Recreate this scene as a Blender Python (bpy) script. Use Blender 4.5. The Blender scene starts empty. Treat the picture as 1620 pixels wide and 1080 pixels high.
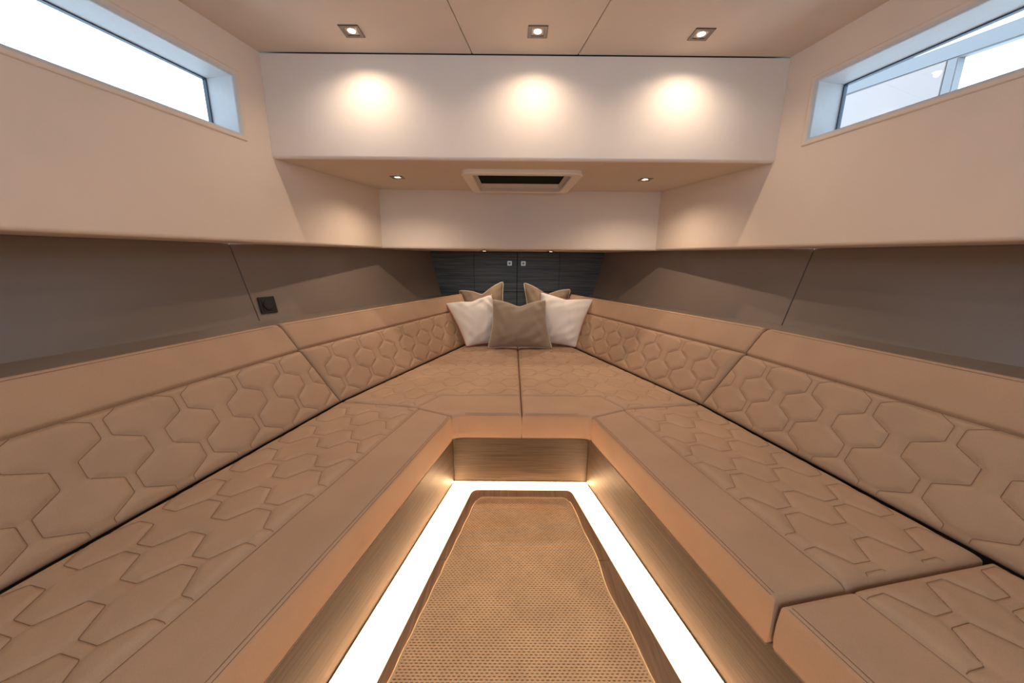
import bpy, bmesh, math, random
import numpy as np
from mathutils import Vector, Matrix

S = bpy.context.scene
random.seed(4)
rng = np.random.RandomState(4)

# ------------------------------------------------------------------ camera, world, exposure
F_PX, TILT, ROLL, YAW = 559.22, math.radians(12.522), math.radians(0.504), math.radians(0.10)
CAM = Vector((-0.0516, 0.0, 1.13))
_fw = Vector((math.sin(YAW) * math.cos(TILT), math.cos(YAW) * math.cos(TILT), -math.sin(TILT)))
_rt = Vector((math.cos(YAW), -math.sin(YAW), 0))
_up = _rt.cross(_fw)
_cr = math.cos(ROLL) * _rt + math.sin(ROLL) * _up
_cu = math.cos(ROLL) * _up - math.sin(ROLL) * _rt
cam_data = bpy.data.cameras.new('camera')
cam_data.sensor_width = 36.0
cam_data.lens = F_PX / 1620 * 36.0
cam_data.clip_start = 0.02
cam = bpy.data.objects.new('camera', cam_data)
S.collection.objects.link(cam)
M = Matrix((( _cr.x, _cu.x, -_fw.x, CAM.x), (_cr.y, _cu.y, -_fw.y, CAM.y), (_cr.z, _cu.z, -_fw.z, CAM.z), (0, 0, 0, 1)))
cam.matrix_world = M
S.camera = cam

world = bpy.data.worlds.new('sky')
S.world = world
world.use_nodes = True
wn = world.node_tree.nodes
wn['Background'].inputs[0].default_value = (0.67, 0.85, 1.0, 1)
wn['Background'].inputs[1].default_value = 4.2

S.view_settings.view_transform = 'Standard'
S.view_settings.look = 'None'
S.view_settings.exposure = 0.32
S.view_settings.gamma = 1.0
S.view_settings.use_curve_mapping = False

def portal(loc, normal, sx, sz):
    ld = bpy.data.lights.new('daylight_portal', 'AREA'); ld.shape = 'RECTANGLE'; ld.size = sx; ld.size_y = sz
    ld.cycles.is_portal = True
    o = bpy.data.objects.new('daylight_portal', ld); S.collection.objects.link(o); o.location = loc
    o.rotation_euler = Vector(normal).to_track_quat('-Z', 'Y').to_euler()
for _s in (-1, 1):
    portal((_s * (1.207 + (1.847 - 0.91) * math.tan(math.radians(11.9)) + .17), 0.94, 1.78), (-_s * .9785, -.206, 0), 1.75, 0.34)
portal((0, -1.13, 1.5), (0, 1, 0), 0.9, 0.95)

CEIL_W, AFT_W, SOFFIT_W, SHELF_W = 6.8, 2.6, 13.0, 5.0     # downlight powers
FLOOR_GLOW = 1.15                                 # emission imitating strip light on the white floor
LED_E = 38.0                                  # floor light strip emission
LAMP_COL = (1.0, 0.77, 0.55)
LED_COL = (1.0, 0.65, 0.35)

# ------------------------------------------------------------------ materials
def new_mat(name):
    m = bpy.data.materials.new(name); m.use_nodes = True
    nt = m.node_tree
    return m, nt, nt.nodes['Principled BSDF']

def L(nt, a, b): nt.links.new(a, b)

def fabric(name, col, rough=0.8, scale=900, bump=0.15, vary=0.06, sheen=0.0, spec=0.3, bigscale=6.0):
    m, nt, b = new_mat(name)
    N = nt.nodes.new
    tc = N('ShaderNodeTexCoord')
    n1 = N('ShaderNodeTexNoise'); n1.inputs['Scale'].default_value = bigscale; n1.inputs['Detail'].default_value = 4
    n2 = N('ShaderNodeTexNoise'); n2.inputs['Scale'].default_value = scale; n2.inputs['Detail'].default_value = 2
    L(nt, tc.outputs['Object'], n1.inputs[0]); L(nt, tc.outputs['Object'], n2.inputs[0])
    mix = N('ShaderNodeMath'); mix.operation = 'ADD'
    L(nt, n1.outputs[0], mix.inputs[0]); L(nt, n2.outputs[0], mix.inputs[1])
    r = N('ShaderNodeMapRange'); r.inputs[1].default_value = 0.6; r.inputs[2].default_value = 1.4
    r.inputs[3].default_value = 1 - vary; r.inputs[4].default_value = 1 + vary
    L(nt, mix.outputs[0], r.inputs[0])
    mul = N('ShaderNodeVectorMath'); mul.operation = 'SCALE'; mul.inputs[0].default_value = col
    L(nt, r.outputs[0], mul.inputs['Scale'])
    L(nt, mul.outputs[0], b.inputs['Base Color'])
    bp = N('ShaderNodeBump'); bp.inputs['Strength'].default_value = bump; bp.inputs['Distance'].default_value = 0.0008
    L(nt, n2.outputs[0], bp.inputs['Height']); L(nt, bp.outputs[0], b.inputs['Normal'])
    b.inputs['Roughness'].default_value = rough
    b.inputs['Specular IOR Level'].default_value = spec
    if sheen: b.inputs['Sheen Weight'].default_value = sheen
    return m

def plain(name, col, rough=0.5, metal=0.0, spec=0.5):
    m, nt, b = new_mat(name)
    n = nt.nodes.new('ShaderNodeTexNoise'); n.inputs['Scale'].default_value = 60
    tc = nt.nodes.new('ShaderNodeTexCoord'); L(nt, tc.outputs['Object'], n.inputs[0])
    r = nt.nodes.new('ShaderNodeMapRange'); r.inputs[3].default_value = 0.95; r.inputs[4].default_value = 1.05
    L(nt, n.outputs[0], r.inputs[0])
    mul = nt.nodes.new('ShaderNodeVectorMath'); mul.operation = 'SCALE'; mul.inputs[0].default_value = col
    L(nt, r.outputs[0], mul.inputs['Scale']); L(nt, mul.outputs[0], b.inputs['Base Color'])
    b.inputs['Roughness'].default_value = rough; b.inputs['Metallic'].default_value = metal
    b.inputs['Specular IOR Level'].default_value = spec
    return m

def wood(name, dark, light, axis_scale, rough=0.45, bump=0.25):
    m, nt, b = new_mat(name)
    N = nt.nodes.new
    tc = N('ShaderNodeTexCoord'); mp = N('ShaderNodeMapping'); mp.inputs['Scale'].default_value = axis_scale
    L(nt, tc.outputs['Object'], mp.inputs[0])
    n1 = N('ShaderNodeTexNoise'); n1.inputs['Scale'].default_value = 1.0; n1.inputs['Detail'].default_value = 8; n1.inputs['Roughness'].default_value = 0.65; n1.inputs['Distortion'].default_value = 0.6
    L(nt, mp.outputs[0], n1.inputs[0])
    cr = N('ShaderNodeValToRGB'); cr.color_ramp.elements[0].position = 0.35; cr.color_ramp.elements[1].position = 0.68
    cr.color_ramp.elements[0].color = (*dark, 1); cr.color_ramp.elements[1].color = (*light, 1)
    L(nt, n1.outputs[0], cr.inputs[0]); L(nt, cr.outputs[0], b.inputs['Base Color'])
    bp = N('ShaderNodeBump'); bp.inputs['Strength'].default_value = bump; bp.inputs['Distance'].default_value = 0.001
    L(nt, n1.outputs[0], bp.inputs['Height']); L(nt, bp.outputs[0], b.inputs['Normal'])
    b.inputs['Roughness'].default_value = rough
    return m

def emit(name, col, strength):
    m, nt, b = new_mat(name)
    b.inputs['Base Color'].default_value = (*[min(1, c) for c in col], 1)
    b.inputs['Emission Color'].default_value = (*col, 1)
    b.inputs['Emission Strength'].default_value = strength
    return m

LEATHER = fabric('tan leather', (0.49, 0.332, 0.226), 0.62, 650, 0.4, 0.11, spec=0.3)
LINING = fabric('cream wall vinyl', (0.77, 0.66, 0.575), 0.75, 500, 0.12, 0.03)
LINING_LIGHT = fabric('pale wall vinyl', (0.83, 0.76, 0.71), 0.75, 500, 0.12, 0.03)
CEIL_M = fabric('ceiling vinyl', (0.70, 0.60, 0.52), 0.75, 500, 0.12, 0.03)
PANEL = fabric('taupe side panel', (0.28, 0.225, 0.19), 0.30, 400, 0.05, 0.03, spec=0.45)
REVEAL = plain('white window reveal', (0.62, 0.63, 0.65), 0.6)
STITCH = plain('brown stitching thread', (0.25, 0.115, 0.065), 0.8)
GAP = plain('dark joint shadow gap', (0.05, 0.04, 0.035), 0.9)
DARKWOOD = wood('charcoal stained oak', (0.036, 0.046, 0.056), (0.15, 0.175, 0.20), (2.0, 60, 75), 0.42)
KICKWOOD = wood('brown grey oak', (0.050, 0.036, 0.024), (0.125, 0.092, 0.062), (4, 4, 200), 0.5)
FLOORWOOD = wood('brown oak sole', (0.22, 0.145, 0.095), (0.40, 0.28, 0.19), (90, 3.5, 90), 0.4)
WHITEFLOOR = plain('white floor panel', (0.85, 0.83, 0.80), 0.35)
RUGM = None
PIPECREAM = plain('cream piping', (0.70, 0.62, 0.52), 0.7)
PIPERED = plain('rust red piping', (0.50, 0.16, 0.09), 0.7)
TAUPE = fabric('taupe velvet', (0.36, 0.285, 0.225), 0.75, 600, 0.3, 0.06, sheen=0.3)
BROWNFAB = fabric('brown cotton', (0.25, 0.19, 0.14), 0.8, 600, 0.3, 0.06)
WHITEFAB = fabric('white cotton', (0.90, 0.88, 0.87), 0.85, 600, 0.3, 0.03)
BEZEL = plain('bronze brushed bezel', (0.20, 0.17, 0.15), 0.35, 0.9)
LENS = emit('lamp lens', (1.0, 0.86, 0.66), 14.0)
LENSFROST = emit('frosted lamp ring', (1.0, 0.80, 0.58), 1.6)
LEDSTRIP = emit('warm light strip', LED_COL, LED_E)
BLACKPL = plain('black switch plastic', (0.018, 0.018, 0.018), 0.4)
BLACKGLASS = plain('black blind cloth', (0.010, 0.012, 0.012), 0.9, 0, 0.1)
GASKET = plain('dark blue grey gasket', (0.03, 0.05, 0.09), 0.5)
METAL = plain('brushed latch metal', (0.55, 0.53, 0.50), 0.35, 0.8)
CREAMPL = fabric('cream hatch trim', (0.88, 0.80, 0.72), 0.5, 500, 0.05, 0.02)
HULL_W = plain('white hull paint', (0.80, 0.78, 0.80), 0.5)
HULL_B = plain('pale blue grey paint', (0.155, 0.15, 0.155), 0.6)
HULL_P = plain('pale pink grey paint', (0.26, 0.205, 0.19), 0.6)

def glass_mat():
    m, nt, b = new_mat('window glass')
    nt.nodes.remove(b)
    out = nt.nodes['Material Output']
    t = nt.nodes.new('ShaderNodeBsdfTransparent'); t.inputs[0].default_value = (0.95, 0.98, 1, 1)
    g = nt.nodes.new('ShaderNodeBsdfGlossy'); g.inputs['Roughness'].default_value = 0.02
    f = nt.nodes.new('ShaderNodeFresnel'); f.inputs[0].default_value = 1.3
    mx = nt.nodes.new('ShaderNodeMixShader')
    L(nt, f.outputs[0], mx.inputs[0]); L(nt, t.outputs[0], mx.inputs[1]); L(nt, g.outputs[0], mx.inputs[2]); L(nt, mx.outputs[0], out.inputs[0])
    return m
GLASS = glass_mat()

def rug_mat():
    m, nt, b = new_mat('sisal basket weave')
    N = nt.nodes.new
    at = N('ShaderNodeAttribute'); at.attribute_name = 'weave'
    n1 = N('ShaderNodeTexNoise'); n1.inputs['Scale'].default_value = 7; n1.inputs['Detail'].default_value = 4
    n2 = N('ShaderNodeTexNoise'); n2.inputs['Scale'].default_value = 350; n2.inputs['Detail'].default_value = 2
    tc = N('ShaderNodeTexCoord'); L(nt, tc.outputs['Object'], n1.inputs[0]); L(nt, tc.outputs['Object'], n2.inputs[0])
    cr = N('ShaderNodeValToRGB'); e = cr.color_ramp.elements
    e[0].position = 0.05; e[0].color = (0.17, 0.075, 0.03, 1); e[1].position = 0.6; e[1].color = (0.90, 0.63, 0.37, 1)  # dark end paints the shade in the weave gaps
    L(nt, at.outputs['Fac'], cr.inputs[0])
    ad = N('ShaderNodeMath'); ad.operation = 'ADD'; L(nt, n1.outputs[0], ad.inputs[0]); L(nt, n2.outputs[0], ad.inputs[1])
    r = N('ShaderNodeMapRange'); r.inputs[1].default_value = 0.6; r.inputs[2].default_value = 1.4; r.inputs[3].default_value = 0.78; r.inputs[4].default_value = 1.2
    L(nt, ad.outputs[0], r.inputs[0])
    mul = N('ShaderNodeVectorMath'); mul.operation = 'SCALE'; L(nt, cr.outputs[0], mul.inputs[0]); L(nt, r.outputs[0], mul.inputs['Scale'])
    L(nt, mul.outputs[0], b.inputs['Base Color']); b.inputs['Roughness'].default_value = 0.9
    return m
RUGM = rug_mat()

# ------------------------------------------------------------------ object helpers
def root_loc(o):
    v = Vector((0, 0, 0))
    while o is not None:
        v += o.location; o = o.parent
    return v

def mesh_obj(name, V, F, m, parent=None, smooth=False, kind=None, label=None):
    me = bpy.data.meshes.new(name)
    off = root_loc(parent) if parent is not None else Vector((0, 0, 0))
    me.from_pydata([(v[0] - off.x, v[1] - off.y, v[2] - off.z) for v in V], [], [tuple(int(i) for i in f) for f in F])
    if smooth: me.shade_smooth()
    me.materials.append(m)
    o = bpy.data.objects.new(name, me); S.collection.objects.link(o)
    if parent is not None: o.parent = parent
    if kind: o['kind'] = kind
    if label: o['label'] = label
    return o

def tag(o, label=None, cat=None, group=None, kind=None):
    if label: o['label'] = label
    if cat: o['category'] = cat
    if group: o['group'] = group
    if kind: o['kind'] = kind
    return o

def empty(name, loc, label=None, cat=None, group=None, kind=None):
    o = bpy.data.objects.new(name, None); S.collection.objects.link(o); o.location = loc
    o.empty_display_size = 0.1
    return tag(o, label, cat, group, kind)

def grid_faces(nr, nc, off=0, flip=False):
    i = np.arange(nr - 1)[:, None]; j = np.arange(nc - 1)[None, :]
    a = (i * nc + j).ravel() + off
    f = np.stack([a, a + 1, a + nc + 1, a + nc], 1)
    return f[:, ::-1] if flip else f

def prism(poly, d):
    """solid of a planar 3-D polygon pushed along vector d"""
    n = len(poly); d = Vector(d)
    V = [Vector(p) for p in poly] + [Vector(p) + d for p in poly]
    F = [list(range(n))[::-1], list(range(n, 2 * n))] + [[i, (i + 1) % n, n + (i + 1) % n, n + i] for i in range(n)]
    return V, F

def bevelled(name, V, F, m, parent, r=0.003, seg=2, **k):
    o = mesh_obj(name, V, F, m, parent, **k)
    bm = bmesh.new(); bm.from_mesh(o.data)
    bmesh.ops.recalc_face_normals(bm, faces=bm.faces)
    if r > 0:
        bmesh.ops.bevel(bm, geom=bm.edges[:], offset=r, segments=seg, affect='EDGES', clamp_overlap=True)
    bm.to_mesh(o.data); bm.free()
    o.data.shade_smooth()
    try: o.data.set_sharp_from_angle(angle=math.radians(35))
    except Exception: pass
    return o

def slab(name, poly, d, m, parent, r=0.003, **k):
    V, F = prism(poly, d)
    return bevelled(name, V, F, m, parent, r, **k)

def box(name, lo, hi, m, parent, r=0.003, **k):
    (x0, y0, z0), (x1, y1, z1) = lo, hi
    return slab(name, [(x0, y0, z0), (x1, y0, z0), (x1, y1, z0), (x0, y1, z0)], (0, 0, z1 - z0), m, parent, r, **k)

def tube_mesh(pts, r, seg=8, closed=False):
    P = [Vector(p) for p in pts]; n = len(P); V = []; F = []
    up = Vector((0, 0, 1)); prev = None
    for i in range(n):
        a = P[(i - 1) % n] if (closed or i > 0) else P[i]
        b = P[(i + 1) % n] if (closed or i < n - 1) else P[i]
        t = (b - a).normalized()
        s = t.cross(up if prev is None else prev)
        if s.length < 1e-4: s = t.cross(Vector((1, 0, 0)))
        s.normalize(); u = s.cross(t).normalized(); prev = u
        for k in range(seg):
            an = 2 * math.pi * k / seg
            V.append(P[i] + r * (math.cos(an) * s + math.sin(an) * u))
    for i in range(n if closed else n - 1):
        for k in range(seg):
            a = i * seg + k; b = i * seg + (k + 1) % seg; j = (i + 1) % n
            F.append((a, b, j * seg + (k + 1) % seg, j * seg + k))
    return V, F

# ------------------------------------------------------------------ shared measurements
PHI = math.radians(11.9); CP, SP = math.cos(PHI), math.sin(PHI)
TP = math.tan(PHI)
YA = -1.1                      # bulkhead behind the camera
def wallx(y): return 1.207 + (1.847 - y) * TP
def seatx(y): return 0.891 + (1.645 - y) * TP        # outer seat line, near part
def innerx(y): return 0.318 + (1.50 - y) * TP        # inner (aisle) edge of the benches
P17 = math.tan(math.radians(17))
def panx(y, z):                                      # taupe side panel
    base = 0.784 + (z - 0.885) * 0.2442
    return base + ((YB_ - y) * 0.391 if y > YJ else (YB_ - YJ) * 0.391 + (YJ - y) * 0.25)
YJ, YB_ = 1.908, 3.60                                # panel joint, bow locker face
CZ = 2.052

# ------------------------------------------------------------------ structure
fl = empty('floor', (0, 0.6, 0), kind='structure')
mesh_obj('floor_base', [(-2.9, YA, -0.03), (2.9, YA, -0.03), (2.9, 3.7, -0.03), (-2.9, 3.7, -0.03)], [(0, 1, 2, 3)], WHITEFLOOR, fl)
slab('glossy_white_floor', [(-innerx(YA) - 0.1, YA, -0.02), (innerx(YA) + 0.1, YA, -0.02), (0.40, 1.66, -0.02), (-0.40, 1.66, -0.02)], (0, 0, 0.02), WHITEFLOOR, fl, 0.0)

# raised wooden sole with rounded far corners
def rounded_outline(pts, radii, n=6):
    out = []
    N = len(pts)
    for i, p in enumerate(pts):
        p = Vector((*p, 0)); a = Vector((*pts[i - 1], 0)); b = Vector((*pts[(i + 1) % N], 0)); r = radii[i]
        if r <= 0: out.append((p.x, p.y)); continue
        da = (a - p).normalized(); db = (b - p).normalized()
        for k in range(n + 1):
            t = k / n
            q = (1 - t) ** 2 * (p + da * r) + 2 * t * (1 - t) * p + t * t * (p + db * r)
            out.append((q.x, q.y))
    return out
sole = rounded_outline([(-0.241, 1.580), (-0.241 - 1.9 * 0.2019, -0.32), (0.255 + 1.9 * 0.2019, -0.32), (0.255, 1.580)], [0.03, 0, 0, 0.03])
# split into the fore and aft boards along the joint seen at the right edge
def clip_y(poly, y0, keep_above):
    out = []
    for i, p in enumerate(poly):
        q = poly[(i + 1) % len(poly)]
        ip = (p[1] >= y0) == keep_above; iq = (q[1] >= y0) == keep_above
        if ip: out.append(p)
        if ip != iq:
            t = (y0 - p[1]) / (q[1] - p[1]); out.append((p[0] + t * (q[0] - p[0]), y0))
    return out
for hi, lim in ((True, 1.151), (False, 1.149)):
    slab('floor_board', [(x, y, 0.0) for x, y in clip_y(sole, lim, hi)], (0, 0, 0.012), FLOORWOOD, fl, 0.0015)

# ceiling: three upholstered panels with joints converging forward
ce = empty('ceiling', (0, 0.5, CZ), kind='structure')
def seamx(y): return 0.242 + (1.834 - y) * 0.16
g = 0.0016; YB = 1.846
for a, b in (((-1, 'w'), (-1, 's')), ((-1, 's'), (1, 's')), ((1, 's'), (1, 'w'))):
    def X(e, y, inward):
        base = (wallx(y) + 0.02) if e[1] == 'w' else seamx(y)
        return e[0] * base + inward * g
    slab('ceiling_panel', [(X(a, YA, 1), YA, CZ), (X(b, YA, -1), YA, CZ), (X(b, YB, -1), YB, CZ), (X(a, YB, 1), YB, CZ)], (0, 0, 0.02), CEIL_M, ce, 0.002)
mesh_obj('ceiling_backing', [(-wallx(YA) - .15, YA, CZ + .021), (wallx(YA) + .15, YA, CZ + .021), (wallx(3.7) + .15, 3.7, CZ + .021), (-wallx(3.7) - .15, 3.7, CZ + .021)], [(0, 1, 2, 3)], GAP, ce)

# upper side walls with a long window each
WY0, WY1, WZ0, WZ1 = 0.10, 1.724, 1.645, 1.918      # outer line of the window trim
IN = 0.017                                           # trim width
def wp(sg, y, z, d=0.0):
    """point on the upper side wall at forward position y, height z, d metres outboard"""
    return Vector((sg * (wallx(y) + d * CP), y + d * SP, z))
def lowz(y): return 1.216 + (y - 1.85) * 0.016
def side_wall(sg, nm):
    w = empty(nm, (sg * 1.4, 1.0, 1.2), kind='structure')
    V = []; F = []
    ys = [YA, WY0 + .012, WY1 - .012, 2.733]
    # rows: profile from the top down to the rounded lower lip and the underside
    prof = [('z', CZ), ('z', WZ1 - .012), ('z', WZ0 + .012)]
    R = 0.016
    rows = []
    for y in ys:
        col = [wp(sg, y, CZ), wp(sg, y, WZ1 - .012), wp(sg, y, WZ0 + .012)]
        zl = lowz(y)
        for k in range(7):
            an = math.pi / 2 * k / 6
            col.append(wp(sg, y, zl + R - R * math.sin(an), R * (1 - math.cos(an))))
        px = panx(y, zl) + 0.02
        x0 = wallx(y) + R
        if px < x0 + .02: px = x0 + .02
        col.append(Vector((sg * px, y, zl)))
        col.append(Vector((sg * px, y, zl + 0.03)))
        rows.append(col)
    n = len(rows[0])
    for c in rows: V += c
    for i in range(len(ys) - 1):
        for j in range(n - 1):
            if i == 1 and j == 1: continue
            a = i * n + j
            F.append((a, a + 1, a + n + 1, a + n) if sg < 0 else (a + n, a + n + 1, a + 1, a))
    o = mesh_obj('wall_lining', V, F, LINING, w, smooth=True)
    try: o.data.set_sharp_from_angle(angle=math.radians(25))
    except Exception: pass
    return w
side_wall(-1, 'wall_left'); side_wall(1, 'wall_right')

def window(sg, nm):
    w = empty(nm, (sg * 1.45, 0.9, 1.645), kind='structure')
    # trim: ring raised from the wall, then rounded reveal out to the glass
    D = 0.14
    def ring(off, d):
        return [wp(sg, WY1 - off, WZ0 + off, d), wp(sg, WY1 - off, WZ1 - off, d), wp(sg, WY0 + off, WZ1 - off, d), wp(sg, WY0 + off, WZ0 + off, d)]
    rings = [ring(0, 0.001), ring(0.001, -0.005), ring(0.004, -0.0075), ring(IN - .003, -0.0075)]
    def mk(rings):
        V = [p for r in rings for p in r]; F = []
        for i in range(len(rings) - 1):
            for k in range(4):
                a = i * 4 + k; b = i * 4 + (k + 1) % 4
                F.append((a, b, b + 4, a + 4) if sg > 0 else (a + 4, b + 4, b, a))
        return V, F
    V, F = mk(rings); mesh_obj('window_frame', V, F, LINING, w)
    rr = []
    for k in range(7):
        an = math.pi / 2 * k / 6
        rr.append(ring(IN - .003 + .013 * math.sin(an), -0.0075 + .013 * (1 - math.cos(an))))
    rr.append(ring(IN + .010, D))
    V, F = mk(rr); o = mesh_obj('window_reveal', V, F, REVEAL, w)
    V, F = mk([ring(IN + .009, D - .006), ring(IN + .0145, D - .006), ring(IN + .0145, D + .012)]); mesh_obj('gasket', V, F, GASKET, w)
    p = ring(IN + .012, D + .004)
    V = p + [q + Vector((sg * .006, 0, 0)) for q in p]
    F = [(0, 1, 2, 3), (7, 6, 5, 4), (0, 4, 5, 1), (1, 5, 6, 2), (2, 6, 7, 3), (3, 7, 4, 0)]
    mesh_obj('pane', V, F, GLASS, w)
window(-1, 'window_1'); window(1, 'window_2')

# overhead box (its front face is the big pale panel under the ceiling)
bx = empty('wall_overhead', (0, 1.85, 1.62), kind='structure')
def face_panel(name, y, xa, xb, zt, zb, depth, m, parent, R=0.014):
    """vertical upholstered face with a rounded lower lip running into the underside"""
    V = []; nx = 2
    rows = [(y, zt)] + [(y + R * (1 - math.cos(a)), zb + R - R * math.sin(a)) for a in np.linspace(0, math.pi / 2, 7)] + [(y + depth, zb)]
    for (yy, zz) in rows:
        t = (zt - zz) / (zt - zb); x = xa + (xb - xa) * t
        x -= max(0, yy - y) * TP
        V += [(-x, yy, zz), (x, yy, zz)]
    F = [(2 * i, 2 * i + 1, 2 * i + 3, 2 * i + 2) for i in range(len(rows) - 1)]
    return mesh_obj(name, V, F, m, parent, smooth=True)
face_panel('front_panel', 1.847, 1.2065, 1.2065, CZ - .004, 1.612, 0.02, LINING_LIGHT, bx)
# soffit around the hatch opening, in panels with fine joints
sf = empty('wall_soffit', (0, 2.3, 1.62), kind='structure')
def sz(y): return 1.612 + (y - 1.847) * (0.028 / 0.886)
def sx(y): return wallx(y)
HX, HY0, HY1 = 0.29, 2.085, 2.66
polys = [[(-0.46, 1.862), (0.46, 1.862), (HX, HY0), (-HX, HY0)],
         [(0.462, 1.862), (sx(1.862), 1.862), (sx(2.735), 2.735), (0.002, 2.735), (0.002, HY1), (HX, HY1), (HX + .002, HY0)],
         [(-0.462, 1.862), (-HX - .002, HY0), (-HX, HY1), (-0.002, HY1), (-0.002, 2.735), (-sx(2.735), 2.735), (-sx(1.862), 1.862)]]
for p in polys:
    slab('soffit_panel', [(x, y, sz(y)) for x, y in p], (0, 0, 0.02), CEIL_M, sf, 0.0008)
mesh_obj('soffit_backing', [(-1.25, 1.85, 1.69), (1.25, 1.85, 1.69), (1.25, 2.75, 1.69), (-1.25, 2.75, 1.69)], [(0, 1, 2, 3)], GAP, sf)
# inner vertical face and the shelf underside
inn = empty('wall_inner', (0, 2.74, 1.24), kind='structure')
face_panel('inner_panel', 2.731, 1.0235, 1.0235, 1.642, 1.232, 0.03, LINING_LIGHT, inn, 0.012)
slab('shelf_underside', [(-1.36, 2.735, 1.232), (1.36, 2.735, 1.232), (1.36, 3.64, 1.236), (-1.36, 3.64, 1.236)], (0, 0, .02), LINING, inn, 0.0)
# sealed void above the shelf
for _s in (-1, 1):
    mesh_obj('void_lining', [(_s * 1.02, 2.74, 1.24), (_s * .6, 3.66, 1.24), (_s * .6, 3.66, 2.08), (_s * 1.02, 2.74, 2.08)], [(0, 1, 2, 3)], GAP, inn)
# taupe lower side panels, two each side, reaching down behind the berth
for sg, nm in ((-1, 'wall_lower_left'), (1, 'wall_lower_right')):
    w = empty(nm, (sg * 1.3, 1.4, 0.9), kind='structure')
    for y0, y1 in ((YA, YJ - .002), (YJ + .002, 3.62)):
        # joint leans with the panel
        p = [(sg * panx(y0, 0), y0 - .0, 0), (sg * panx(y1, 0), y1, 0), (sg * panx(y1, lowz(y1)), y1, lowz(y1) - .0005), (sg * panx(y0, lowz(y0)), y0, lowz(y0) - .0005)]
        slab('side_panel', p, (sg * 0.02, 0.004, 0), PANEL, w, 0.0015)
    jt = [(sg * (panx(YJ, z) + .004), YJ + dy, z) for z, dy in ((0, -.01), (1.21, -.01), (1.21, .01), (0, .01))]
    mesh_obj('panel_joint', jt, [(0, 1, 2, 3)], GAP, w)
    # ledge between the backrests and the panel
    lz = 0.795
    tr = empty('trim_1' if sg < 0 else 'trim_2', (sg * 1.4, 1.2, lz), kind='structure')
    slab('ledge', [(sg * (seatx(YA) + .33), YA, lz), (sg * (panx(YA, lz) + .005), YA, lz), (sg * (panx(YJ, lz) + .005), YJ, lz), (sg * (panx(3.62, lz) + .005), 3.62, lz), (sg * .62, 3.35, lz), (sg * 1.17, 1.66, lz)], (0, 0, .015), PANEL, tr, 0.001)
    # outer hull skin so no daylight leaks in
    mesh_obj('hull_skin', [(sg * 2.9, YA, -.03), (sg * 1.3, 3.7, -.03), (sg * 1.3, 3.7, 1.26), (sg * 2.9, YA, 1.26)], [(0, 1, 2, 3)], GAP, w)
# bulkheads fore and aft
wb = empty('wall_back', (0, 3.35, 0.6), kind='structure')
mesh_obj('bulkhead', [(-1.4, 3.64, -.03), (1.4, 3.64, -.03), (1.4, 3.64, 2.08), (-1.4, 3.64, 2.08)], [(0, 1, 2, 3)], GAP, wb)
wf = empty('wall_front', (0, YA, 0), kind='structure')
DX = 0.42                                            # half width of unseen aft opening, added to let in fill daylight
for a, b, c_, d_ in ((-2.95, -.03, -DX, 2.08), (DX, -.03, 2.95, 2.08), (-DX, 1.95, DX, 2.08), (-DX, -.03, DX, 1.05)):
    mesh_obj('aft_bulkhead', [(a, YA, b), (c_, YA, b), (c_, YA, d_), (a, YA, d_)], [(0, 1, 2, 3)], LINING, wf)

# ------------------------------------------------------------------ bow locker (charcoal oak)
lk = empty('bow_locker', (0, 3.6, 0.5), 'charcoal stained oak bow locker with two latched doors behind the pillows', 'locker')
def bxw(z): return 0.784 + (z - 0.885) * 0.2442 - .002
Z0, ZM, ZT = 0.50, 0.846, 1.229
YL = 3.60
gz = 0.003
def lp(name, pts, lab=None):
    return slab(name, [(x, YL, z) for x, z in pts], (0, 0.02, 0), DARKWOOD, lk, 0.001, label=lab)
lp('side_panel', [(-bxw(Z0), Z0), (-0.432, Z0), (-0.432, ZT), (-bxw(ZT), ZT)])
lp('side_panel', [(0.423, Z0), (bxw(Z0), Z0), (bxw(ZT), ZT), (0.423, ZT)])
dl = lp('door', [(-0.429, ZM + gz), (0.0 - gz, ZM + gz), (0.0 - gz, ZT), (-0.429, ZT)])
dr = lp('door', [(0.0 + gz, ZM + gz), (0.420, ZM + gz), (0.420, ZT), (0.0 + gz, ZT)])
lp('lower_panel', [(-0.429, Z0), (0.0 - gz, Z0), (0.0 - gz, ZM - gz), (-0.429, ZM - gz)])
lp('lower_panel', [(0.0 + gz, Z0), (0.420, Z0), (0.420, ZM - gz), (0.0 + gz, ZM - gz)])
for d, cx in ((dl, -0.076), (dr, 0.061)):
    c = 0.022; zc = 1.126
    h = box('latch', (cx - c, YL - .004, zc - c), (cx + c, YL + .002, zc + c), METAL, d, 0.0015, label='square brushed metal push latch')
    # round push button in the middle
    V = []; n = 20
    for yy, rr in ((YL - .004, .0125), (YL - .009, .0115), (YL - .0095, .0075)):
        V += [(cx + rr * math.cos(2 * math.pi * k / n), yy, zc + rr * math.sin(2 * math.pi * k / n)) for k in range(n)]
    F = [(i * n + k, i * n + (k + 1) % n, (i + 1) * n + (k + 1) % n, (i + 1) * n + k) for i in range(2) for k in range(n)] + [tuple(range(2 * n, 3 * n))]
    hb = mesh_obj('latch_button', V, F, BEZEL, d)

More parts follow.
